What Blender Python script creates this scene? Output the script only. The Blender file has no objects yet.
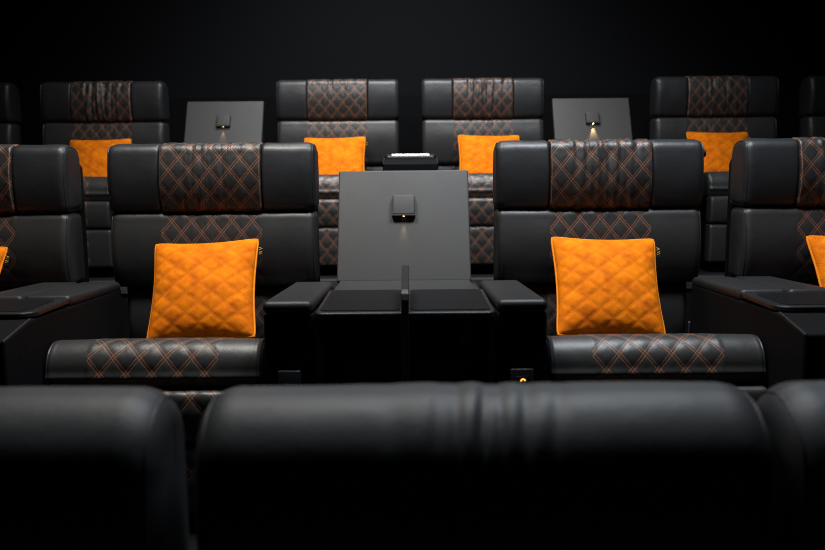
import bpy, math, random
from mathutils import Vector, Matrix, noise
R = math.radians
SC = bpy.context.scene
COL = SC.collection
random.seed(5)

# ------------------------------------------------------------------ object helpers
def tag(o, label=None, cat=None, group=None, kind=None):
    if label: o['label'] = label
    if cat: o['category'] = cat
    if group: o['group'] = group
    if kind: o['kind'] = kind
    return o

def empty(name, loc=(0, 0, 0), rot=(0, 0, 0)):
    o = bpy.data.objects.new(name, None)
    o.empty_display_size = .1
    COL.objects.link(o)
    o.location = loc
    o.rotation_euler = rot
    return o

class MB:
    """collects geometry and links it as one mesh object"""
    def __init__(s):
        s.v = []; s.f = []; s.uv = []
    def add(s, vs, fs, uvs=None):
        b = len(s.v)
        s.v += [tuple(p) for p in vs]
        s.uv += uvs if uvs else [(p[0], p[2]) for p in vs]
        s.f += [tuple(b + i for i in f) for f in fs]
    def box(s, x0, x1, y0, y1, z0, z1, r=0.0, seg=3):
        if r <= 0:
            vs = [(x, y, z) for x in (x0, x1) for y in (y0, y1) for z in (z0, z1)]
            s.add(vs, [(0, 1, 3, 2), (4, 6, 7, 5), (0, 4, 5, 1), (2, 3, 7, 6), (0, 2, 6, 4), (1, 5, 7, 3)])
            return
        # rounded box: grid cube projected to the inner box plus radius
        h = [(x1 - x0) / 2, (y1 - y0) / 2, (z1 - z0) / 2]
        c = [(x0 + x1) / 2, (y0 + y1) / 2, (z0 + z1) / 2]
        r = min(r, min(h) * .98)
        def line(hh):
            a = []
            for k in range(seg + 1):
                a.append(-hh + r * k / seg)
            n = 2
            for k in range(1, n):
                a.append(-hh + r + (2 * hh - 2 * r) * k / n)
            for k in range(seg + 1):
                a.append(hh - r + r * k / seg)
            return a
        L = [line(q) for q in h]
        vs = []; fs = []; key = {}
        def vert(p):
            inner = [max(-(h[i] - r), min(h[i] - r, p[i])) for i in range(3)]
            d = Vector([p[i] - inner[i] for i in range(3)])
            if d.length > 1e-9:
                d = d.normalized() * r
            q = (c[0] + inner[0] + d.x, c[1] + inner[1] + d.y, c[2] + inner[2] + d.z)
            k = (round(p[0], 6), round(p[1], 6), round(p[2], 6))
            if k not in key:
                key[k] = len(vs); vs.append(q)
            return key[k]
        for ax in range(3):
            a, b = (ax + 1) % 3, (ax + 2) % 3
            for sg in (-1, 1):
                for i in range(len(L[a]) - 1):
                    for j in range(len(L[b]) - 1):
                        q = []
                        for (ii, jj) in ((i, j), (i + 1, j), (i + 1, j + 1), (i, j + 1)):
                            p = [0, 0, 0]; p[ax] = sg * h[ax]; p[a] = L[a][ii]; p[b] = L[b][jj]
                            q.append(vert(p))
                        fs.append(tuple(q) if sg > 0 else tuple(reversed(q)))
        s.add(vs, fs)
    def prism(s, poly, x0, x1):
        """polygon in (y,z) extruded along x"""
        n = len(poly)
        vs = [(x0, p[0], p[1]) for p in poly] + [(x1, p[0], p[1]) for p in poly]
        fs = [tuple(range(n)), tuple(range(2 * n - 1, n - 1, -1))]
        for i in range(n):
            j = (i + 1) % n
            fs.append((i, i + n, j + n, j))
        s.add(vs, fs)
    def plate(s, poly, z0, z1):
        """polygon in (x,y) extruded along z"""
        n = len(poly)
        vs = [(p[0], p[1], z0) for p in poly] + [(p[0], p[1], z1) for p in poly]
        fs = [tuple(range(n - 1, -1, -1)), tuple(range(n, 2 * n))]
        for i in range(n):
            j = (i + 1) % n
            fs.append((i, j, j + n, i + n))
        s.add(vs, fs)
    def tube(s, pts, r, n=8, closed=False):
        m = len(pts); P = [Vector(p) for p in pts]
        vs = []; fs = []
        up = None
        for i in range(m):
            if closed:
                t = P[(i + 1) % m] - P[i - 1]
            else:
                t = P[min(i + 1, m - 1)] - P[max(i - 1, 0)]
            t.normalize()
            if up is None:
                up = Vector((0, 0, 1)) if abs(t.z) < .9 else Vector((1, 0, 0))
            a = (up - t * up.dot(t)).normalized(); up = a
            b = t.cross(a)
            for k in range(n):
                w = 2 * math.pi * k / n
                vs.append(P[i] + a * (r * math.cos(w)) + b * (r * math.sin(w)))
        for i in range(m if closed else m - 1):
            j = (i + 1) % m
            for k in range(n):
                l = (k + 1) % n
                fs.append((i * n + k, i * n + l, j * n + l, j * n + k))
        if not closed:
            fs.append(tuple(range(n))); fs.append(tuple(range(m * n - 1, (m - 1) * n - 1, -1)))
        s.add(vs, fs)
    def cyl(s, p0, p1, r, n=20):
        s.tube([p0, p1], r, n)
    def build(s, name, mat, parent=None, smooth=True, angle=40, recalc=True):
        me = bpy.data.meshes.new(name)
        me.from_pydata(s.v, [], s.f)
        uvl = me.uv_layers.new(name='UVMap')
        for lp in me.loops:
            uvl.data[lp.index].uv = s.uv[lp.vertex_index]
        if recalc:
            import bmesh
            bm = bmesh.new(); bm.from_mesh(me)
            bmesh.ops.recalc_face_normals(bm, faces=bm.faces)
            bm.to_mesh(me); bm.free()
        if smooth:
            me.shade_smooth()
            me.set_sharp_from_angle(angle=R(angle))
        me.materials.append(mat)
        o = bpy.data.objects.new(name, me)
        COL.objects.link(o)
        if parent: o.parent = parent
        return o

def profile(corners, radii, bulges, step=.006, smooth=3):
    """closed (y,z) outline with rounded corners and puffed sides; corner 0's start is arc length 0"""
    n = len(corners)
    C = [Vector(c) for c in corners]
    area = sum(C[i].x * C[(i + 1) % n].y - C[(i + 1) % n].x * C[i].y for i in range(n))
    sg = 1 if area > 0 else -1
    pts = []
    ends = []
    for i in range(n):
        a, b, c = C[i - 1], C[i], C[(i + 1) % n]
        d1 = (a - b).normalized(); d2 = (c - b).normalized()
        ang = math.acos(max(-1, min(1, d1.dot(d2))))
        t = radii[i] / math.tan(ang / 2)
        ctr = b + (d1 + d2).normalized() * (radii[i] / math.sin(ang / 2))
        p1 = b + d1 * t; p2 = b + d2 * t
        a1 = math.atan2(*(reversed((p1 - ctr)))); a2 = math.atan2(*(reversed((p2 - ctr))))
        da = a2 - a1
        while da > math.pi: da -= 2 * math.pi
        while da < -math.pi: da += 2 * math.pi
        arc = [ctr + Vector((math.cos(a1 + da * k / 8), math.sin(a1 + da * k / 8))) * radii[i] for k in range(9)]
        ends.append(arc)
    for i in range(n):
        pts += ends[i]
        p, q = ends[i][-1], ends[(i + 1) % n][0]
        d = q - p
        nr = Vector((d.y, -d.x)).normalized() * sg
        m = 14
        for k in range(1, m):
            t = k / m
            pts.append(p + d * t + nr * bulges[i] * 4 * t * (1 - t))
    # resample
    L = [0]
    for i in range(len(pts)):
        L.append(L[-1] + (pts[(i + 1) % len(pts)] - pts[i]).length)
    tot = L[-1]; m = int(tot / step)
    out = []; j = 0
    for k in range(m):
        s = tot * k / m
        while L[j + 1] < s: j += 1
        t = (s - L[j]) / max(1e-9, L[j + 1] - L[j])
        out.append(pts[j].lerp(pts[(j + 1) % len(pts)], t))
    for _ in range(smooth):
        out = [(out[k - 1] + out[k] * 2 + out[(k + 1) % m]) / 4 for k in range(m)]
    nor = []
    for k in range(m):
        d = out[(k + 1) % m] - out[k - 1]
        nor.append(Vector((d.y, -d.x)).normalized() * sg)
    S = [0]
    for k in range(m):
        S.append(S[-1] + (out[(k + 1) % m] - out[k]).length)
    return out, nor, S

def loft(mb, prof, x0, x1, el, er, dx=.02, disp=None, nend=7):
    out, nor, S = prof
    m = len(out)
    st = []
    for k in range(nend):
        a = k / nend * math.pi / 2
        st.append((x0 + el * (1 - math.sin(a + 0) if False else 1 - math.sin(a)), 0, 0)) if False else st.append((x0 + el * (1 - math.cos(a)), el * (1 - math.sin(a))))
    nm = max(2, int((x1 - er - x0 - el) / dx))
    for k in range(nm + 1):
        st.append((x0 + el + (x1 - er - x0 - el) * k / nm, 0))
    for k in range(nend - 1, -1, -1):
        a = k / nend * math.pi / 2
        st.append((x1 - er * (1 - math.cos(a)), er * (1 - math.sin(a))))
    vs = []; uv = []; fs = []
    for (x, ins) in st:
        for k in range(m):
            d = disp(x, S[k], out[k], nor[k]) if disp else 0
            if ins > 0: d *= .5
            p = out[k] + nor[k] * (d - ins)
            vs.append((x, p.x, p.y)); uv.append((x, S[k]))
    n = len(st)
    for i in range(n - 1):
        for k in range(m):
            l = (k + 1) % m
            fs.append((i * m + k, i * m + l, (i + 1) * m + l, (i + 1) * m + k))
    # ends: an inner ring then a fan
    for (ring, x, sgn) in ((0, x0, -1), (n - 1, x1, 1)):
        cy = sum(vs[ring * m + k][1] for k in range(m)) / m
        cz = sum(vs[ring * m + k][2] for k in range(m)) / m
        b = len(vs)
        vs.append((x, cy, cz)); uv.append((x, .5))
        for k in range(m):
            l = (k + 1) % m
            fs.append((ring * m + k, ring * m + l, b))
    mb.add(vs, fs, uv)

def end_piping(mb, prof, x, ins, r, k0=0.0, k1=1.0):
    out, nor, S = prof
    m = len(out)
    ks = [k for k in range(m) if k0 <= S[k] / S[-1] <= k1]
    pts = [(x, (out[k] - nor[k] * ins).x, (out[k] - nor[k] * ins).y) for k in ks]
    mb.tube(pts, r, 6, closed=(k0 == 0 and k1 == 1))

# ------------------------------------------------------------------ quilting pattern (same maths for mesh and shader)
DW, DH = .0738, .090
def quilt_dist(u, v, dw=DW, dh=DH):
    g = math.sqrt(1 / dw ** 2 + 1 / dh ** 2)
    a = u / dw + v / dh; b = u / dw - v / dh
    da = min(a % 1, 1 - a % 1) / g; db = min(b % 1, 1 - b % 1) / g
    return da, db
def quilt_h(u, v, amp, dw=DW, dh=DH, wdt=.011):
    da, db = quilt_dist(u, v, dw, dh)
    d = min(da, db)
    return amp * (1 - math.exp(-(d / wdt) ** 2))

# ------------------------------------------------------------------ materials
class NT:
    def __init__(s, name):
        s.m = bpy.data.materials.new(name); s.m.use_nodes = True
        s.t = s.m.node_tree; s.t.nodes.clear()
        s.out = s.t.nodes.new('ShaderNodeOutputMaterial')
        s.b = s.t.nodes.new('ShaderNodeBsdfPrincipled')
        s.t.links.new(s.b.outputs[0], s.out.inputs[0])
    def n(s, t, **k):
        nd = s.t.nodes.new(t)
        for a, b in k.items(): setattr(nd, a, b)
        return nd
    def l(s, a, b): s.t.links.new(a, b)
    def set(s, sock, val):
        if isinstance(val, (int, float)): sock.default_value = val
        elif isinstance(val, tuple): sock.default_value = val if len(val) == len(sock.default_value) else val + (1,)
        else: s.l(val, sock)
    def math(s, op, a, b=0.0, c=None, clamp=False):
        nd = s.n('ShaderNodeMath', operation=op); nd.use_clamp = clamp
        s.set(nd.inputs[0], a); s.set(nd.inputs[1], b)
        if c is not None: s.set(nd.inputs[2], c)
        return nd.outputs[0]
    def mixc(s, f, a, b):
        nd = s.n('ShaderNodeMix', data_type='RGBA')
        s.set(nd.inputs[0], f); s.set(nd.inputs[6], a); s.set(nd.inputs[7], b)
        return nd.outputs[2]
    def uv(s):
        t = s.n('ShaderNodeUVMap'); t.uv_map = 'UVMap'
        x = s.n('ShaderNodeSeparateXYZ'); s.l(t.outputs[0], x.inputs[0])
        return x.outputs[0], x.outputs[1]
    def obj(s): return s.n('ShaderNodeTexCoord').outputs['Object']
    def noise(s, vec, scale, detail=3, rough=.5):
        nd = s.n('ShaderNodeTexNoise'); s.l(vec, nd.inputs['Vector'])
        nd.inputs['Scale'].default_value = scale; nd.inputs['Detail'].default_value = detail
        nd.inputs['Roughness'].default_value = rough
        return nd.outputs[0]
    def bump(s, h, strength, dist, prev=None):
        nd = s.n('ShaderNodeBump'); nd.inputs['Strength'].default_value = strength
        nd.inputs['Distance'].default_value = dist
        s.l(h, nd.inputs['Height'])
        if prev is not None: s.l(prev, nd.inputs['Normal'])
        return nd.outputs[0]

BLACK = (.017, .018, .020)
def leather_nodes(t, base=BLACK, rough=.43, grain=420, gs=.22, soft=.30):
    o = t.obj()
    vo = t.n('ShaderNodeTexVoronoi', feature='DISTANCE_TO_EDGE')
    t.l(o, vo.inputs['Vector']); vo.inputs['Scale'].default_value = grain
    g = t.bump(vo.outputs[0], gs, .0009)
    ns = t.noise(o, 14, 4, .55)
    g = t.bump(ns, soft, .006, g)
    r = t.math('MULTIPLY_ADD', t.noise(o, 6, 3), .16, rough - .08)
    t.set(t.b.inputs['Roughness'], r)
    t.set(t.b.inputs['Base Color'], base)
    t.b.inputs['Specular IOR Level'].default_value = .5
    t.l(g, t.b.inputs['Normal'])
    return g

def stitch_mask(t, u, v, dw, dh, off, half, dash=True):
    g = math.sqrt(1 / dw ** 2 + 1 / dh ** 2)
    us = t.math('DIVIDE', u, dw); vs = t.math('DIVIDE', v, dh)
    a = t.math('ADD', us, vs); b = t.math('SUBTRACT', us, vs)
    masks = []; dists = []
    for q, other in ((a, b), (b, a)):
        pp = t.math('PINGPONG', q, .5)            # distance to nearest integer
        d = t.math('DIVIDE', pp, g)
        dists.append(d)
        e = t.math('ABSOLUTE', t.math('SUBTRACT', d, off))
        mk = t.math('LESS_THAN', e, half)
        if dash:
            dd = t.math('LESS_THAN', t.math('FRACT', t.math('MULTIPLY', other, 9.0)), .78)
            mk = t.math('MULTIPLY', mk, dd)
        masks.append(mk)
    dm = t.math('MINIMUM', dists[0], dists[1])
    return t.math('MAXIMUM', masks[0], masks[1]), dm

def quilted_leather(name, v0, v1, hw=.1845, edge_stitch=True, seam=False, wrinkle=0.0):
    t = NT(name)
    g = leather_nodes(t, base=(.024, .0235, .0235), rough=.44)
    u, v = t.uv()
    mk, dm = stitch_mask(t, u, v, DW, DH, .0042, .0009)
    au = t.math('ABSOLUTE', u)
    inside = t.math('LESS_THAN', au, hw)
    inside = t.math('MULTIPLY', inside, t.math('GREATER_THAN', v, v0))
    inside = t.math('MULTIPLY', inside, t.math('LESS_THAN', v, v1))
    mk = t.math('MULTIPLY', mk, inside)
    if edge_stitch:
        e = t.math('LESS_THAN', t.math('ABSOLUTE', t.math('SUBTRACT', au, hw - .004)), .0010)
        e = t.math('MULTIPLY', e, t.math('LESS_THAN', t.math('FRACT', t.math('MULTIPLY', v, 120.0)), .7))
        mk = t.math('MAXIMUM', mk, t.math('MULTIPLY', e, inside))
    col = t.mixc(mk, (.024, .0235, .0235, 1), (.31, .12, .052, 1))
    t.set(t.b.inputs['Base Color'], col)
    # groove under the double seam
    groove = t.math('MULTIPLY', t.math('SUBTRACT', 1.0, t.math('SMOOTH_MIN', t.math('DIVIDE', dm, .008), 1.0, .3)), inside)
    g = t.bump(groove, -.22, .0014, g)
    if seam:
        sm = t.math('LESS_THAN', t.math('ABSOLUTE', t.math('SUBTRACT', au, hw + .002)), .0022)
        g = t.bump(sm, -1.0, .004, g)
    if wrinkle:
        cv = t.n('ShaderNodeCombineXYZ')
        t.l(t.math('MULTIPLY', u, 60.0), cv.inputs[0]); t.l(t.math('MULTIPLY', v, 9.0), cv.inputs[1])
        w = t.noise(cv.outputs[0], 1.0, 3, .6)
        fall = t.math('POWER', 2.718, t.math('MULTIPLY', t.math('MULTIPLY', u, u), -90.0))
        w = t.math('MULTIPLY', t.math('MULTIPLY', w, inside), fall)
        g = t.bump(w, wrinkle, .010, g)
    t.l(g, t.b.inputs['Normal'])
    return t.m

def plain(name, col, rough, metal=0.0, bump=None, spec=.5):
    t = NT(name)
    t.set(t.b.inputs['Base Color'], col)
    t.b.inputs['Roughness'].default_value = rough
    t.b.inputs['Metallic'].default_value = metal
    t.b.inputs['Specular IOR Level'].default_value = spec
    if bump:
        sc, st, ds = bump
        g = t.bump(t.noise(t.obj(), sc, 4), st, ds)
        t.l(g, t.b.inputs['Normal'])
    return t.m

def leather(name, base=BLACK, rough=.43, grain=420, gs=.22, spec=.5, soft=.30):
    t = NT(name)
    g = leather_nodes(t, base, rough, grain, gs, soft)
    t.b.inputs['Specular IOR Level'].default_value = spec
    return t.m

def emission(name, col, st):
    t = NT(name)
    t.set(t.b.inputs['Base Color'], col + (1,))
    t.set(t.b.inputs['Emission Color'], col + (1,))
    t.b.inputs['Emission Strength'].default_value = st
    return t.m

def velvet(name, dw, dh):
    t = NT(name)
    u, v = t.uv()
    o = t.obj()
    mk, dm = stitch_mask(t, u, v, dw, dh, .0032, .0009, dash=False)
    nap = t.noise(o, 16, 4, .6)
    nap = t.math('SMOOTHSTEP' if False else 'MULTIPLY_ADD', nap, 1.6, -.3, clamp=True)
    c = t.mixc(nap, (.40, .060, .0, 1), (1.0, .262, .0, 1))
    c = t.mixc(t.math('MULTIPLY', mk, .6), c, (.42, .09, .005, 1))
    t.set(t.b.inputs['Base Color'], c)
    t.b.inputs['Roughness'].default_value = .85
    t.b.inputs['Specular IOR Level'].default_value = .15
    t.b.inputs['Sheen Weight'].default_value = .12
    t.b.inputs['Sheen Roughness'].default_value = .45
    t.b.inputs['Sheen Tint'].default_value = (1, .45, .03, 1)
    g = t.bump(t.noise(o, 900, 2), .3, .0006)
    g = t.bump(t.noise(o, 22, 4, .6), .35, .006, g)
    gr = t.math('SUBTRACT', 1.0, t.math('MINIMUM', t.math('DIVIDE', dm, .007), 1.0))
    g = t.bump(gr, -.7, .003, g)
    t.l(g, t.b.inputs['Normal'])
    return t.m

def perforated(name):
    t = NT(name)
    u, v = t.uv()
    o = t.obj()
    x = t.n('ShaderNodeSeparateXYZ'); t.l(o, x.inputs[0])
    a = t.math('SUBTRACT', t.math('PINGPONG', x.outputs[0], .0035), .00175)
    b = t.math('SUBTRACT', t.math('PINGPONG', x.outputs[1], .0035), .00175)
    d = t.math('ADD', t.math('ABSOLUTE', a), t.math('ABSOLUTE', b))
    hole = t.math('LESS_THAN', d, .0011)
    t.set(t.b.inputs['Base Color'], t.mixc(hole, (.024, .025, .026, 1), (.003, .003, .003, 1)))
    t.b.inputs['Roughness'].default_value = .45
    t.b.inputs['Metallic'].default_value = .3
    return t.m

def ribbed(name):
    t = NT(name)
    x = t.n('ShaderNodeSeparateXYZ'); t.l(t.obj(), x.inputs[0])
    w = t.math('PINGPONG', t.math('ADD', x.outputs[0], t.math('MULTIPLY', x.outputs[2], .8)), .004)
    g = t.bump(t.math('MULTIPLY', w, 250.0), .8, .002)
    t.set(t.b.inputs['Base Color'], (.028, .028, .030, 1))
    t.b.inputs['Roughness'].default_value = .5
    t.l(g, t.b.inputs['Normal'])
    return t.m

M = dict(
    leather=leather('black_leather'),
    pad=leather('armrest_pad_leather', (.010, .0105, .0115), .50, 420, .2, spec=.35),
    front_leather=leather('soft_black_leather', (.017, .0188, .0222), .56, 480, .14),
    shell=leather('dark_shell_leather', (.0045, .0048, .0055), .7, 400, .2, spec=.08),
    piping=plain('leather_piping', (.022, .022, .023, 1), .38),
    head=quilted_leather('quilted_leather_headrest', -1, 9, wrinkle=.6),
    upper=quilted_leather('quilted_leather_back', -1, 9, seam=True, edge_stitch=False, wrinkle=.35),
    seat=quilted_leather('quilted_leather_seat', .012, .60, seam=True, edge_stitch=False),
    foot=quilted_leather('quilted_leather_footrest', -1, 9, seam=True, edge_stitch=False),
    panel=leather('grey_table_leather', (.037, .0357, .0352), .62, 700, .25, soft=.04),
    frame=plain('black_lacquer_frame', (.012, .012, .013, 1), .40, spec=.3),
    tray=plain('black_tray_surface', (.0055, .0055, .006, 1), .6, bump=(500, .08, .0005), spec=.08),
    cavity=plain('black_laminate', (.006, .006, .007, 1), .6),
    drawer=plain('dark_box_laminate', (.030, .032, .036, 1), .5),
    perf=perforated('perforated_metal'),
    gloss=plain('glossy_tray_inlay', (.55, .58, .62, 1), .22, metal=.9),
    plate=plain('dark_switch_plate', (.045, .047, .052, 1), .35),
    lens=emission('warm_led_lens', (1.0, .66, .28), 3),
    lens_bright=emission('bright_led_lens', (1.0, .70, .35), 22),
    glow=emission('amber_indicator', (1.0, .50, .08), 1.6),
    velvet=velvet('orange_velvet', .088, .070),
    vpipe=plain('orange_velvet_piping', (.80, .24, .01, 1), .8, spec=.2),
    tagm=plain('black_woven_tag', (.006, .006, .007, 1), .9, spec=.1),
    gold=plain('yellow_tag_thread', (.75, .45, .08, 1), .6),
    steel=plain('brushed_steel', (.55, .56, .58, 1), .3, metal=1),
    carpet=plain('black_carpet', (.006, .006, .007, 1), .95, bump=(900, .5, .002), spec=.1),
    wall=plain('black_acoustic_wall', (.0019, .0024, .0038, 1), .9, bump=(700, .3, .001), spec=.2),
    wall_low=plain('black_lower_wall', (.0012, .0014, .0018, 1), .92, bump=(600, .3, .001), spec=.15),
    ceil=plain('black_ceiling', (.008, .008, .009, 1), .95, spec=.1),
    ribs=ribbed('ribbed_step_edge'),
)

# ------------------------------------------------------------------ recliner seats
def wrinkles(x, s, seed, amp):
    n = noise.noise(Vector((x * 48 + seed * 7.3, s * 6.5, seed)))
    n2 = noise.noise(Vector((x * 22 - seed * 3.1, s * 4.0 + 4, seed + 9)))
    fall = math.exp(-(x / .13) ** 2)
    return amp * fall * (n + .6 * n2 - .25 * abs(n))

def make_recliner(seed, label):
    t = empty('recliner_seat')
    tag(t, label, 'recliner seat')
    # profiles start at the bottom of the front face and run up the front
    hp = profile([(0, .866), (.150, .872), (.150, 1.112), (.004, 1.118)][::-1][-1:] + [(0.004, 1.125), (.155, 1.116), (.155, .872)],
                 [.034, .042, .05, .03], [.014, .006, .004, 0], step=.005)
    def dh(x, s, p, n):
        if p.x > .12: return 0
        return quilt_h(x, s, .0015) - .0022 + wrinkles(x, s, seed, .005 if seed < 3 else .013)
    m = MB(); loft(m, [hp[0], hp[1], hp[2]], -.1845, .1845, .010, .010, dx=.0045, disp=dh, nend=4)
    c = m.build('headrest_cushion', M['head'], t, angle=60); c.location = (0, -.006, 0)
    wp = profile([(0, .868), (.004, 1.121), (.155, 1.114), (.155, .872)], [.034, .040, .05, .03], [.010, .005, .004, 0], step=.008)
    for sgn in (-1, 1):
        m = MB()
        def dwg(x, s, p, n):
            return .0016 * noise.noise(Vector((x * 14 + seed * 3, s * 9, sgn + seed)))
        if sgn < 0: loft(m, wp, -.381, -.1865, .030, .012, dx=.016, disp=dwg)
        else: loft(m, wp, .1865, .381, .012, .030, dx=.016, disp=dwg)
        w = m.build('headrest_wing', M['leather'], t, angle=60)
        m = MB(); end_piping(m, wp, sgn * .3725, .0085, .0022)
        m.build('piping', M['piping'], w)
    up = profile([(0, .592), (.002, .874), (.150, .870), (.150, .592)], [.034, .032, .03, .03], [.016, .004, 0, 0], step=.006)
    def du(x, s, p, n):
        if p.x > .1: return 0
        if abs(x) > .1845: return .002 * noise.noise(Vector((x * 9, s * 8, seed)))
        return quilt_h(x, s, .0014) - .001 + wrinkles(x, s, seed + 3, .002)
    m = MB(); loft(m, up, -.378, .378, .030, .030, dx=.0065, disp=du)
    u = m.build('upper_back_cushion', M['upper'], t, angle=60)
    for sgn in (-1, 1):
        m = MB(); end_piping(m, up, sgn * .3695, .0085, .0022)
        m.build('piping', M['piping'], u)
    lp = profile([(.03, .33), (.028, .596), (.15, .596), (.15, .33)], [.03, .03, .03, .03], [.014, 0, 0, 0], step=.008)
    m = MB(); loft(m, lp, -.335, .335, .02, .02, dx=.008,
                   disp=lambda x, s, p, n: (quilt_h(x, s, .004) if abs(x) < .1845 and p.x < .1 else 0))
    m.build('lower_back_cushion', M['upper'], t, angle=60)
    # seat cushion, tipped down towards the back
    sp = profile([(-.756, .402), (-.768, .568), (.02, .372), (.02, .27)], [.050, .078, .03, .03], [.010, .006, 0, 0], step=.006)
    def ds(x, s, p, n):
        e = -.004 * (abs(x) / .305) ** 4
        if p.x > -.1 or abs(x) > .1845 or s < .02: return e
        return quilt_h(x, s, .0018) - .0005 + .0012 * noise.noise(Vector((x * 30, s * 20, seed)))
    m = MB(); loft(m, sp, -.306, .306, .022, .022, dx=.0065, disp=ds)
    s_ = m.build('seat_cushion', M['seat'], t, angle=60)
    for sgn in (-1, 1):
        m = MB(); end_piping(m, sp, sgn * .299, .006, .0024)
        m.build('piping', M['piping'], s_)
    # two footrest panels below the cushion
    for (z0, z1) in ((.268, .412), (.055, .262)):
        fp = profile([(-.786, z0), (-.786, z1), (-.70, z1), (-.70, z0)], [.012, .014, .01, .01], [.006, 0, 0, 0], step=.006)
        m = MB(); loft(m, fp, -.303, .303, .012, .012, dx=.0075,
                       disp=lambda x, s, p, n: (quilt_h(x, s, .003) if abs(x) < .1845 and p.x < -.73 else 0))
        m.build('footrest_panel', M['foot'], t, angle=50)
    m = MB(); m.box(-.285, .285, -.698, .10, 0, .265, .012)
    m.build('base', M['shell'], t)
    m = MB(); m.box(-.372, .372, .10, .215, .06, 1.07, .045, 5)
    m.build('back_shell', M['shell'], t)
    return t

def make_front_recliner(label, seed, creases):
    t = empty('recliner_seat'); tag(t, label, 'recliner seat')
    hp = profile([(.02, .74), (.0, 1.122), (.215, 1.117), (.215, .74)], [.05, .105, .09, .05], [.012, .004, 0, 0], step=.006)
    def dh(x, s, p, n):
        d = .0025 * noise.noise(Vector((x * 5 + seed, s * 4, seed))) + .0035 * (1 - (x / .418) ** 2)
        for (cx, wd, amp, sl) in creases:
            xc = cx + sl * (s - .30)
            d -= amp * math.exp(-((x - xc) / wd) ** 2) * (math.exp(-((s - .36) / .13) ** 2))
        return d
    m = MB(); loft(m, hp, -.418, .418, .055, .055, dx=.006, disp=dh, nend=10)
    h = m.build('headrest_cushion', M['front_leather'], t, angle=70)
    for sgn in (-1, 1):
        m = MB(); end_piping(m, hp, sgn * .4019, .016, .0022)
        m.build('piping', M['front_leather'], h)
    up = profile([(.01, .53), (.01, .735), (.17, .735), (.17, .53)], [.04, .03, .03, .03], [.015, 0, 0, 0], step=.008)
    m = MB(); loft(m, up, -.405, .405, .04, .04, dx=.03); m.build('upper_back_cushion', M['front_leather'], t, angle=70)
    lp = profile([(.02, .36), (.02, .53), (.15, .53), (.15, .36)], [.03, .03, .03, .03], [.012, 0, 0, 0], step=.008)
    m = MB(); loft(m, lp, -.40, .40, .03, .03, dx=.03); m.build('lower_back_cushion', M['front_leather'], t, angle=70)
    sp = profile([(-.60, .38), (-.61, .50), (.02, .43), (.02, .30)], [.03, .06, .03, .03], [.01, .015, 0, 0], step=.008)
    m = MB(); loft(m, sp, -.40, .40, .03, .03, dx=.03); m.build('seat_cushion', M['front_leather'], t, angle=70)
    m = MB(); m.box(-.38, .38, -.57, .12, 0, .31, .012)
    m.build('base', M['shell'], t)
    m = MB(); m.box(-.39, .39, .145, .225, .06, 1.0, .035, 5)
    m.build('back_shell', M['shell'], t)
    return t

def copy_tree(o, parent=None):
    c = o.copy(); COL.objects.link(c); c.parent = parent
    for ch in list(o.children): copy_tree(ch, c)
    return c

# ------------------------------------------------------------------ armrests and consoles
def rounded_rect(x0, x1, y0, y1, r, which='front', n=6):
    """(x,y) outline; rounded at the front (low y) corners, or at all of them"""
    pts = []
    def arc(cx, cy, a0):
        for k in range(n + 1):
            a = R(a0 + 90 * k / n)
            pts.append((cx + r * math.cos(a), cy + r * math.sin(a)))
    arc(x0 + r, y0 + r, 180); arc(x1 - r, y0 + r, 270)
    if which == 'all':
        arc(x1 - r, y1 - r, 0); arc(x0 + r, y1 - r, 90)
    else:
        pts.extend([(x1, y1), (x0, y1)])
    return pts

def pad_mesh(x0, x1, y0, y1, zf, zb, th, r=.016):
    """armrest pad: top height zf at the front to zb at the back"""
    m = MB(); m.box(x0, x1, y0, y1, 0, th, r, 5)
    m.v = [(x, y, z + zf - th + (zb - zf) * (y - y0) / (y1 - y0)) for (x, y, z) in m.v]
    return m

def make_armrest(label, amber=False):
    t = empty('armrest'); tag(t, label, 'armrest')
    m = MB(); m.prism([(-.80, 0), (-.80, .634), (-.20, .602), (-.10, .604), (-.10, 0)], -.067, .067)
    b = m.build('armrest_body', M['shell'], t, smooth=False)
    bv = b.modifiers.new('bevel', 'BEVEL'); bv.width = .006; bv.segments = 3
    pad_mesh(-.0685, .0685, -.812, -.20, .672, .640, .036).build('armrest_pad', M['pad'], t, angle=60)
    m = MB(); m.box(-.032, .032, -.8075, -.799, .385, .478, .004)
    p = m.build('switch_plate', M['plate'], t)
    if amber:
        m = MB(); m.box(-.020, .020, -.8095, -.8065, .430, .458, .001); m.build('socket', M['cavity'], p)
        m = MB()
        m.tube([(.002 + .006 * math.cos(R(a)), -.811, .443 + .007 * math.sin(R(a))) for a in range(20, 171, 15)], .0022, 6)
        m.build('indicator_light', M['glow'], p)
    else:
        m = MB(); m.box(-.018, .018, -.8095, -.8065, .40, .440, .001); m.build('button', M['frame'], p)
    return t

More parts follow.
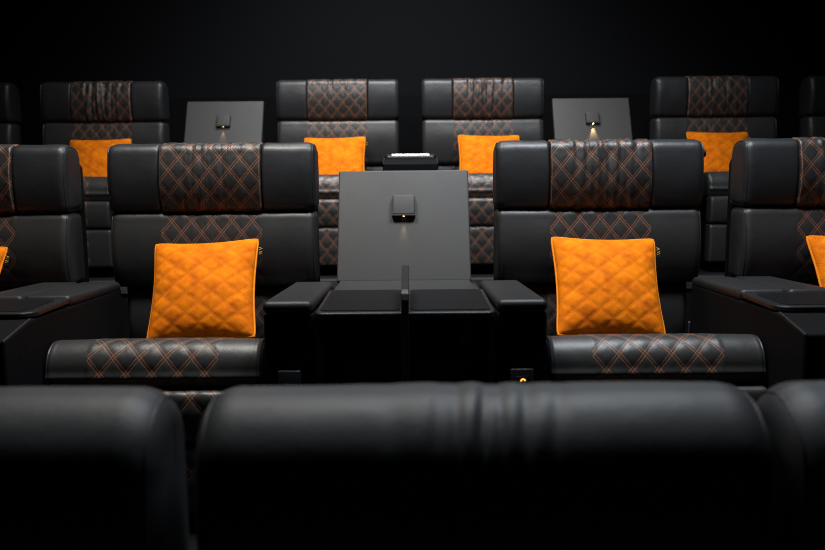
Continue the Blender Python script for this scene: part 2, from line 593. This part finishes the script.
def make_console(label):
    t = empty('armrest_console'); tag(t, label, 'armrest console')
    # body: level under the pads, sloping lower block in front
    body = [(-.80, 0), (-.955, 0), (-.955, .600), (-.80, .626), (-.20, .606), (-.10, .606), (-.10, 0)]
    m = MB(); m.prism(body, -.1435, .1435)
    b = m.build('console_body', M['shell'], t, smooth=False)
    bv = b.modifiers.new('bevel', 'BEVEL'); bv.width = .007; bv.segments = 3
    for sgn in (-1, 1):
        x0, x1 = (-.1445, -.002) if sgn < 0 else (.002, .1445)
        pad_mesh(x0, x1, -.545, -.10, .652, .632, .036).build('armrest_pad', M['pad'], t, angle=60)
    m = MB(); m.plate(rounded_rect(-.1455, .1455, -.80, -.55, .045), .628, .644)
    tr = m.build('tray', M['frame'], t, angle=30)
    bv = tr.modifiers.new('bevel', 'BEVEL'); bv.width = .004; bv.segments = 3
    m = MB(); m.plate(rounded_rect(-.118, .118, -.775, -.57, .03, 'all'), .6435, .6455)
    m.build('tray_mat', M['tray'], tr, angle=30)
    for sgn in (-1, 1):
        m = MB(); m.tube([(sgn * .140, -.955, .598), (sgn * .140, -.80, .628)], .0025, 6)
        m.build('piping', M['piping'], t)
    return t

def make_tray_panel(parent):
    # sloped shiny plate at the front of the console between the centre seats of the back row
    m = MB()
    m.box(-.130, .130, -.83, -.74, .600, .640, .012, 4)
    p = m.build('control_housing', M['frame'], parent)
    m = MB(); m.prism([(-.828, .622), (-.828, .626), (-.800, .650), (-.79, .648), (-.79, .63)], -.100, .100)
    m.build('glossy_cover', M['gloss'], p, smooth=False)

# ------------------------------------------------------------------ table between two seats
def make_table(label):
    t = empty('side_table'); tag(t, label, 'table')
    W = .2385
    # leaning panel
    y0, z0, y1, z1 = -.135, .628, .045, 1.018
    PX = -.009
    d = Vector((y1 - y0, z1 - z0)).normalized(); n = Vector((d.y, -d.x))  # n points to back/down side
    th = .026
    m = MB()
    L = math.hypot(y1 - y0, z1 - z0)
    m.box(-W, W, 0, th, 0, L, .007, 4)
    ang = math.atan2(y1 - y0, z1 - z0)
    rot = Matrix.Rotation(-ang, 3, 'X')
    m.v = [tuple(rot @ Vector(p) + Vector((PX, y0, z0))) for p in m.v]
    pan = m.build('leaning_panel', M['panel'], t, angle=50)
    # lamp on the panel
    def onp(x, q, off):   # point on the panel: x, distance up, distance off the surface
        p = rot @ Vector((x, -off, q)) + Vector((PX, y0, z0))
        return p
    m = MB(); m.box(-.039, .039, -.019, .001, -.038, .038, .004)
    qc = L * .665
    m.v = [tuple(rot @ (Vector(p) + Vector((0, 0, qc))) + Vector((PX, y0, z0))) for p in m.v]
    lamp = m.build('reading_lamp', M['panel'], t)
    m = MB()
    up_ = [(-.0395, .030), (-.0395, -.0385), (.0395, -.0385), (.0395, .030), (.0425, .030), (.0425, -.0425), (-.0425, -.0425), (-.0425, .030)]
    k_ = len(up_)
    m.add([(a, -.019, b) for a, b in up_] + [(a, -.001, b) for a, b in up_],
          [(0, 1, 6, 7), (1, 2, 5, 6), (2, 3, 4, 5)] + [(7 + k_, 6 + k_, 1 + k_, 0 + k_), (6 + k_, 5 + k_, 2 + k_, 1 + k_), (5 + k_, 4 + k_, 3 + k_, 2 + k_)]
          + [(i, i + k_, (i + 1) % k_ + k_, (i + 1) % k_) for i in range(k_)])
    m.v = [tuple(rot @ (Vector(p) + Vector((0, 0, qc))) + Vector((PX, y0, z0))) for p in m.v]
    m.build('lamp_side_cover', M['cavity'], lamp)
    m = MB(); c0 = onp(0, qc - .0395, .012); c1 = onp(0, qc - .0445, .012)
    m.cyl(c0, c1, .003, 16)
    m.build('lens', M['lens'], lamp)
    # support behind the panel
    m = MB(); m.prism([(-.085, .0), (-.085, .60), (-.075, .64), (.075, .985), (.12, .985), (.12, 0)], -.215, .215)
    m.build('rear_support', M['cavity'], t, smooth=False)
    # perforated band and tray
    m = MB(); m.box(-.234, .222, -.405, -.110, .614, .632); m.build('perforated_strip', M['perf'], t, smooth=False)
    m = MB(); m.plate(rounded_rect(-.2475, .2475, -.815, -.405, .025), .618, .640)
    tr = m.build('tray', M['frame'], t, angle=30)
    bv = tr.modifiers.new('bevel', 'BEVEL'); bv.width = .005; bv.segments = 3
    for sgn in (-1, 1):
        x0, x1 = (-.235, -.014) if sgn < 0 else (.014, .235)
        m = MB(); m.plate(rounded_rect(x0, x1, -.79, -.42, .02, 'all'), .6395, .6425)
        m.build('tray_mat', M['tray'], tr, angle=30)
    # divider fin
    m = MB()
    fin = [(-.822, 0.02), (-.822, .675), (-.815, .692), (-.80, .702), (-.70, .708), (-.60, .722), (-.54, .733), (-.515, .733), (-.50, .722), (-.49, .70), (-.49, .05), (-.49, .02)]
    m.prism(fin, -.0105, .0105)
    fo = m.build('divider', M['frame'], t, smooth=False)
    bv = fo.modifiers.new('bevel', 'BEVEL'); bv.width = .003; bv.segments = 3
    # carcass
    for sgn in (-1, 1):
        m = MB(); m.box(sgn * .236 - .011, sgn * .236 + .011, -.800, -.09, .0, .618, .002)
        m.build('side_panel', M['frame'], t)
    m = MB(); m.box(-.2245, .2245, -.36, -.34, .02, .618)
    m.build('back_panel', M['cavity'], t, smooth=False)
    for sgn in (-1, 1):
        x0, x1 = (-.190, -.020) if sgn < 0 else (.020, .190)
        m = MB(); m.box(x0, x1, -.62, -.365, .02, .47, .003)
        m.build('inner_box', M['drawer'], t)
    m = MB(); m.box(-.2245, .2245, -.78, -.36, 0, .02); m.build('bottom_panel', M['cavity'], t, smooth=False)
    return t, onp(0, qc - .048, .012), rot

# ------------------------------------------------------------------ pillows
def make_pillow(label, seed=0):
    t = empty('throw_pillow'); tag(t, label, 'pillow')
    h = .188; N = 72; cc = .068; T = .072
    def P(u, v, side):
        rr = 1 - .03 * (abs(u) * abs(v)) ** 10
        x = h * u * (1 - cc * (1 - v * v)) * rr; z = h * v * (1 - cc * (1 - u * u)) * rr
        f = max(0, (1 - u * u)) * max(0, (1 - v * v))
        y = T * f ** .47
        q = quilt_h(x, z, .0026, .088, .070, .008) - .0026
        y = max(0.0, y + q * min(1, f * 6) + .004 * noise.noise(Vector((x * 16 + seed, z * 16, side))) * min(1, f * 4))
        return (x, -side * y, z)
    m = MB(); vs = []; fs = []; uv = []
    for side in (1, -1):
        b = len(vs)
        for i in range(N + 1):
            for j in range(N + 1):
                u = math.sin((i / N - .5) * math.pi); v = math.sin((j / N - .5) * math.pi)
                u = .5 * u + .5 * (2 * i / N - 1); v = .5 * v + .5 * (2 * j / N - 1)
                p = P(u, v, side); vs.append(p); uv.append((p[0], p[2]))
        for i in range(N):
            for j in range(N):
                q = (b + i * (N + 1) + j, b + (i + 1) * (N + 1) + j, b + (i + 1) * (N + 1) + j + 1, b + i * (N + 1) + j + 1)
                fs.append(q if side > 0 else q[::-1])
    m.add(vs, fs, uv)
    c = m.build('cover', M['velvet'], t, angle=75, recalc=False)
    ring = []
    for (a, b) in ((-1, None), (None, 1), (1, None), (None, -1)):
        for k in range(24):
            s = -1 + 2 * k / 24
            if (a, b) == (-1, None): u, v = -1, s
            elif (a, b) == (None, 1): u, v = s, 1
            elif (a, b) == (1, None): u, v = 1, -s
            else: u, v = -s, -1
            rr = 1 - .03 * (abs(u) * abs(v)) ** 10
            ring.append((h * u * (1 - cc * (1 - v * v)) * rr, 0, h * v * (1 - cc * (1 - u * u)) * rr))
    m = MB(); m.tube(ring, .0042, 8, closed=True); m.build('piping', M['vpipe'], t)
    m = MB(); m.box(h * .965, h * .965 + .022, -.0015, .0015, h * .60, h * .86, .0008)
    tg = m.build('woven_tag', M['tagm'], t)
    x0 = h * .965 + .009; m = MB()
    zs = [h * .645, h * .685, h * .70, h * .725, h * .76, h * .80]
    m.tube([(x0, -.0028, h * .66), (x0 + .011, -.0028, h * .68), (x0, -.0028, h * .70), (x0 + .011, -.0028, h * .72)], .0013, 5)
    m.build('tag_letter', M['gold'], tg); m = MB()
    m.tube([(x0, -.0028, h * .75), (x0 + .011, -.0028, h * .775), (x0, -.0028, h * .80)], .0013, 5)
    m.build('tag_letter', M['gold'], tg)
    return t

def put_pillow(o, x, rowY, rowZ, roll=0, yaw=0, lean=31, dy=0, dz=0):
    # centre of the pillow, lower edge on the cushion, upper edge against the back
    o.rotation_euler = (Matrix.Rotation(R(yaw), 3, 'Z') @ Matrix.Rotation(R(-lean), 3, 'X') @ Matrix.Rotation(R(roll), 3, 'Y')).to_euler()
    o.location = (x, rowY - .165 + dy, rowZ + .602 + dz)

# ================================================================== LAYOUT
ROW = {'front': (1.085, -.4165), 'mid': (3.00, 0.0), 'back': (5.15, .445)}
MX = -.022
mid_x = [MX - .7115 - .906, MX - .7115, MX + .7115, MX + .7115 + .906]
bx0 = -.005
back_x = [-2.860, -1.914, -.456, .446, 1.895, 2.845]
mid_lab = [
    'black leather recliner cut off by the left edge of the picture, in the middle row',
    'black quilted leather recliner just left of the large lit table, middle row',
    'black quilted leather recliner just right of the large lit table, middle row',
    'black leather recliner cut off by the right edge of the picture, in the middle row']
back_lab = [
    'sliver of a black recliner at the far left end of the back row',
    'back row black recliner left of the small left-hand table, behind the middle row',
    'back row black recliner between the left-hand back table and the centre console',
    'back row black recliner between the centre console and the right-hand back table',
    'back row black recliner right of the small table with the bright lamp beam',
    'sliver of a black recliner at the far right end of the back row']
protoA = make_recliner(1, mid_lab[1])
protoB = make_recliner(4, mid_lab[2])
m = MB(); m.cyl((.376, .06, 1.07), (.397, .06, 1.07), .014, 16)
m.build('adjuster_knob', M['frame'], protoB)
m = MB(); m.box(.314, .322, -.075, -.069, .40, .462, .002)
m.build('steel_buckle', M['steel'], protoB)
cA = copy_tree(protoA)      # before placing
seats = {}
def place(o, x, row, label, group):
    Y, Z = ROW[row]
    o.location = (x, Y, Z); o['label'] = label; o['group'] = group
    return o
def strip_extras(o):
    for ch in list(o.children):
        if ch.name.split('.')[0] in ('adjuster_knob', 'steel_buckle'):
            bpy.data.objects.remove(ch)
    return o
place(protoA, mid_x[1], 'mid', mid_lab[1], 'recliners in the middle row')
place(protoB, mid_x[2], 'mid', mid_lab[2], 'recliners in the middle row')
place(cA, mid_x[0], 'mid', mid_lab[0], 'recliners in the middle row')
place(strip_extras(copy_tree(protoB)), mid_x[3], 'mid', mid_lab[3], 'recliners in the middle row')
for i, x in enumerate(back_x):
    src = protoB if i in (1, 3) else protoA
    place(strip_extras(copy_tree(src)), x, 'back', back_lab[i], 'recliners in the back row')

front_lab = ['blurred plain black leather recliner headrest in the bottom left corner, foreground',
             'wide blurred plain black leather recliner with creased headrest across the bottom centre',
             'blurred plain black leather recliner headrest in the bottom right corner, foreground']
cr = [(-.075, .012, .006, .10), (-.045, .012, .009, .05), (-.012, .010, .011, .12), (.018, .011, .010, .05), (.046, .012, .007, .14), (.085, .012, .004, .2), (-.12, .02, .004, -.1)]
for i, x in enumerate((-.782, .100, .952)):
    o = make_front_recliner(front_lab[i], i * 3.7 + 1, cr if i == 1 else [(.12 if i == 0 else -.1, .03, .003, .1), (.02, .02, .003, 0)])
    place(o, x, 'front', front_lab[i], 'plain recliners in the front row')

# tables, armrests, consoles
def table_light(loc, rot, x, Y, Z, energy, size):
    ld = bpy.data.lights.new('lamp_beam', 'SPOT'); ld.energy = energy; ld.color = (1, .62, .28)
    ld.spot_size = R(size); ld.spot_blend = .8; ld.shadow_soft_size = .003
    lo = bpy.data.objects.new('lamp_beam', ld); COL.objects.link(lo)
    return lo
table, lampp, lrot = make_table('wide leather side table with divider fin and lit panel, between the two middle recliners')
TT = [(table, MX, 'mid', None, .16, 40), None, None]
table.location = (MX, ROW['mid'][0], ROW['mid'][1])
TX = MX + .001
table.location.x = TX
tb = [(table, 'mid', TX, .55, 32)]
for (x, lab) in ((-1.147, 'small back row side table with a faint lamp, left of the centre back seats'),
                 (1.127, 'small back row side table with a bright V-shaped lamp beam, right of centre')):
    c = copy_tree(table); c['label'] = lab
    c.location = (x, ROW['back'][0], ROW['back'][1]); c.scale.z = .978
    tb.append((c, 'back', x, (.8 if x < 0 else 4.0), 36 if x < 0 else 46))
    if x > 0:
        for l_ in c.children_recursive:
            if l_.name.startswith('lens'):
                l_.data = l_.data.copy(); l_.data.materials[0] = M['lens_bright']
for (o, row, x, en, sz) in tb:
    o['group'] = 'side tables between recliners'
    lo = table_light(lampp, lrot, x, 0, 0, en, sz)
    lo.location = Vector((lampp.x, lampp.y, lampp.z * (1 if row == 'mid' else .978))) + Vector((x, ROW[row][0], ROW[row][1]))
    d = lrot @ Vector((0, .12, -1))
    lo.rotation_euler = d.to_track_quat('-Z', 'Y').to_euler()

ax = .3205
arm = make_armrest('slim black armrest on the left of the large middle table', False)
arm.location = (TX - ax, 3.0, 0)
arm2 = make_armrest('slim black armrest with glowing amber light, right of the large middle table', True)
arm2.location = (TX + ax, 3.0, 0)
arm['group'] = arm2['group'] = 'armrests of the middle row'
n_ = 0
for tx, side in ((-1.147, 'left'), (1.127, 'right')):
    for sg, w in ((-1, 'left'), (1, 'right')):
        c = copy_tree(arm)
        c['label'] = 'slim black armrest at the %s side of the %s-hand back row table' % (w, side)
        c['group'] = 'armrests of the back row'
        near = min((x for x in back_x if (x - tx) * sg > 0), key=lambda x: abs(x - tx))
        e0, e1 = tx + sg * .2485, near - sg * .308       # between the table edge and the seat edge
        gap = abs(e1 - e0)
        c.location = (e0 + sg * .5 * min(gap, .145), ROW['back'][0], ROW['back'][1])
        if gap < .14: c.scale.x = gap / .142
con = make_console('wide black double-pad console at the left, joining the two left middle-row recliners')
con.location = (mid_x[0] + .453, 3.0, 0); con['group'] = 'armrest consoles'
for (x, row, lab) in ((mid_x[3] - .453, 'mid', 'wide black double-pad console at the right, joining the two right middle-row recliners'),
                      (bx0, 'back', 'back row console with a shiny tray top, seen just above the large table'),
                      ((back_x[0] + back_x[1]) / 2, 'back', 'back row console between the two leftmost back recliners'),
                      ((back_x[4] + back_x[5]) / 2, 'back', 'back row console between the two rightmost back recliners')):
    c = copy_tree(con); c['label'] = lab; c['group'] = 'armrest consoles'
    c.location = (x, ROW[row][0], ROW[row][1])
    if x == bx0: make_tray_panel(c); c.scale.x = .985

# pillows
pil = make_pillow('orange quilted velvet pillow on the recliner left of the large table')
put_pillow(pil, -.731, 3.0, 0, roll=-3, yaw=-2, dz=.008)
pl = [
    (.681, 'mid', 2, 2, 'orange quilted velvet pillow with visible black tag, right of the large table', .008),
    (-1.645, 'mid', 2, 0, 'orange pillow edge at the far left border of the picture, middle row', 0),
    (1.603, 'mid', -1, 0, 'orange pillow cut off by the right border of the picture, middle row', .012),
    (-1.898, 'back', -1, 0, 'orange pillow on the back row recliner left of the left-hand back table', .0),
    (-.465, 'back', -1, 0, 'orange pillow on the back row recliner just left of the centre console', .0),
    (.470, 'back', 1, 0, 'orange pillow on the back row recliner just right of the centre console', .005),
    (1.868, 'back', 1, 0, 'orange pillow on the back row recliner right of the bright lamp beam', .012)]
pil['group'] = 'orange velvet pillows'
for (x, row, roll, yaw, lab, dz) in pl:
    c = copy_tree(pil); c['label'] = lab
    put_pillow(c, x, ROW[row][0], ROW[row][1], roll, yaw, dz=dz)

# ================================================================== ROOM
def struct(m, name, mat, smooth=False):
    o = m.build(name, mat, None, smooth=smooth); o['kind'] = 'structure'; return o
XL, XR, YB, YF, ZC = -5.2, 5.2, 5.62, -3.5, 3.7
m = MB()
m.prism([(YF, -.407), (2.01, -.407), (2.01, 0), (4.16, 0), (4.16, .445), (YB + .3, .445), (YB + .3, -.7), (YF, -.7)], XL, XR)
struct(m, 'floor', M['carpet'])
for i, (y, z) in enumerate(((2.01, 0), (4.16, .445))):
    m = MB(); m.prism([(y - .012, z - .05), (y - .012, z + .006), (y + .07, z + .006), (y + .07, z + .0005), (y - .0005, z + .0005), (y - .0005, z - .05)], XL, XR)
    struct(m, 'trim_%d' % (i + 1), M['ribs'])
m = MB(); m.box(XL, XR, YB, YB + .2, .445, ZC); struct(m, 'wall_back', M['wall'])
m = MB(); m.box(XL + .01, XR - .01, YB - .06, YB - .001, .446, 1.50, .004); struct(m, 'baseboard_back', M['wall_low'], True)
m = MB(); m.box(XL - .2, XL, YF, YB, -.407, ZC); struct(m, 'wall_left', M['wall'])
m = MB(); m.box(XR, XR + .2, YF, YB, -.407, ZC); struct(m, 'wall_right', M['wall'])
m = MB(); m.box(XL, XR, YF, YB + .2, ZC, ZC + .2); struct(m, 'ceiling', M['ceil'])
m = MB(); m.box(XL, XR, YF - .2, YF, -.407, ZC); struct(m, 'wall_front', M['wall'])

# ================================================================== LIGHTS
def area(name, loc, tgt, sx, sy, e, col, spread=180):
    ld = bpy.data.lights.new(name, 'AREA'); ld.shape = 'RECTANGLE'; ld.size = sx; ld.size_y = sy
    ld.energy = e; ld.color = col; ld.spread = R(spread)
    lo = bpy.data.objects.new(name, ld); COL.objects.link(lo)
    lo.location = loc
    lo.rotation_euler = (Vector(tgt) - Vector(loc)).to_track_quat('-Z', 'Y').to_euler()
    return lo
area('overhead_softlight', (-.9, 2.38, 3.6), (-.5, 2.9, .6), .9, .5, 37, (1.0, .95, .87), 110)
area('overhead_softlight', (.9, 2.38, 3.6), (.5, 2.9, .6), .9, .5, 42, (.87, .93, 1.0), 110)
area('overhead_softlight', (.15, 2.0, 3.6), (.15, 2.0, .6), 1.2, .3, 9, (.82, .91, 1.0), 110)  # weak fill added to brighten the dark armrest fronts, not a theatre fixture
area('overhead_softlight', (-.1, 4.15, 3.6), (-.1, 4.8, 1.0), 1.6, .4, 41, (.97, .98, 1.0), 100)

w = bpy.data.worlds.new('world'); SC.world = w; w.use_nodes = True
w.node_tree.nodes['Background'].inputs[0].default_value = (.01, .012, .016, 1)
w.node_tree.nodes['Background'].inputs[1].default_value = .2

# ================================================================== CAMERA
cd = bpy.data.cameras.new('camera'); cam = bpy.data.objects.new('camera', cd); COL.objects.link(cam)
cd.sensor_width = 36; cd.lens = 36 * 818 / 825
cam.location = (0, 0, 1.036)
cam.rotation_euler = (Matrix.Rotation(R(90 - 7.66), 3, 'X') @ Matrix.Rotation(R(-.5), 3, 'Z')).to_euler()   # the camera was held half a degree off level
cd.dof.use_dof = True; cd.dof.focus_distance = 2.92; cd.dof.aperture_fstop = 2.8
cd.clip_start = .05
SC.camera = cam
SC.cycles.filter_width = 1.1
SC.cycles.denoising_prefilter = 'NONE'
SC.view_settings.view_transform = 'Standard'
SC.view_settings.look = 'None'
SC.view_settings.gamma = 1
SC.view_settings.exposure = 0
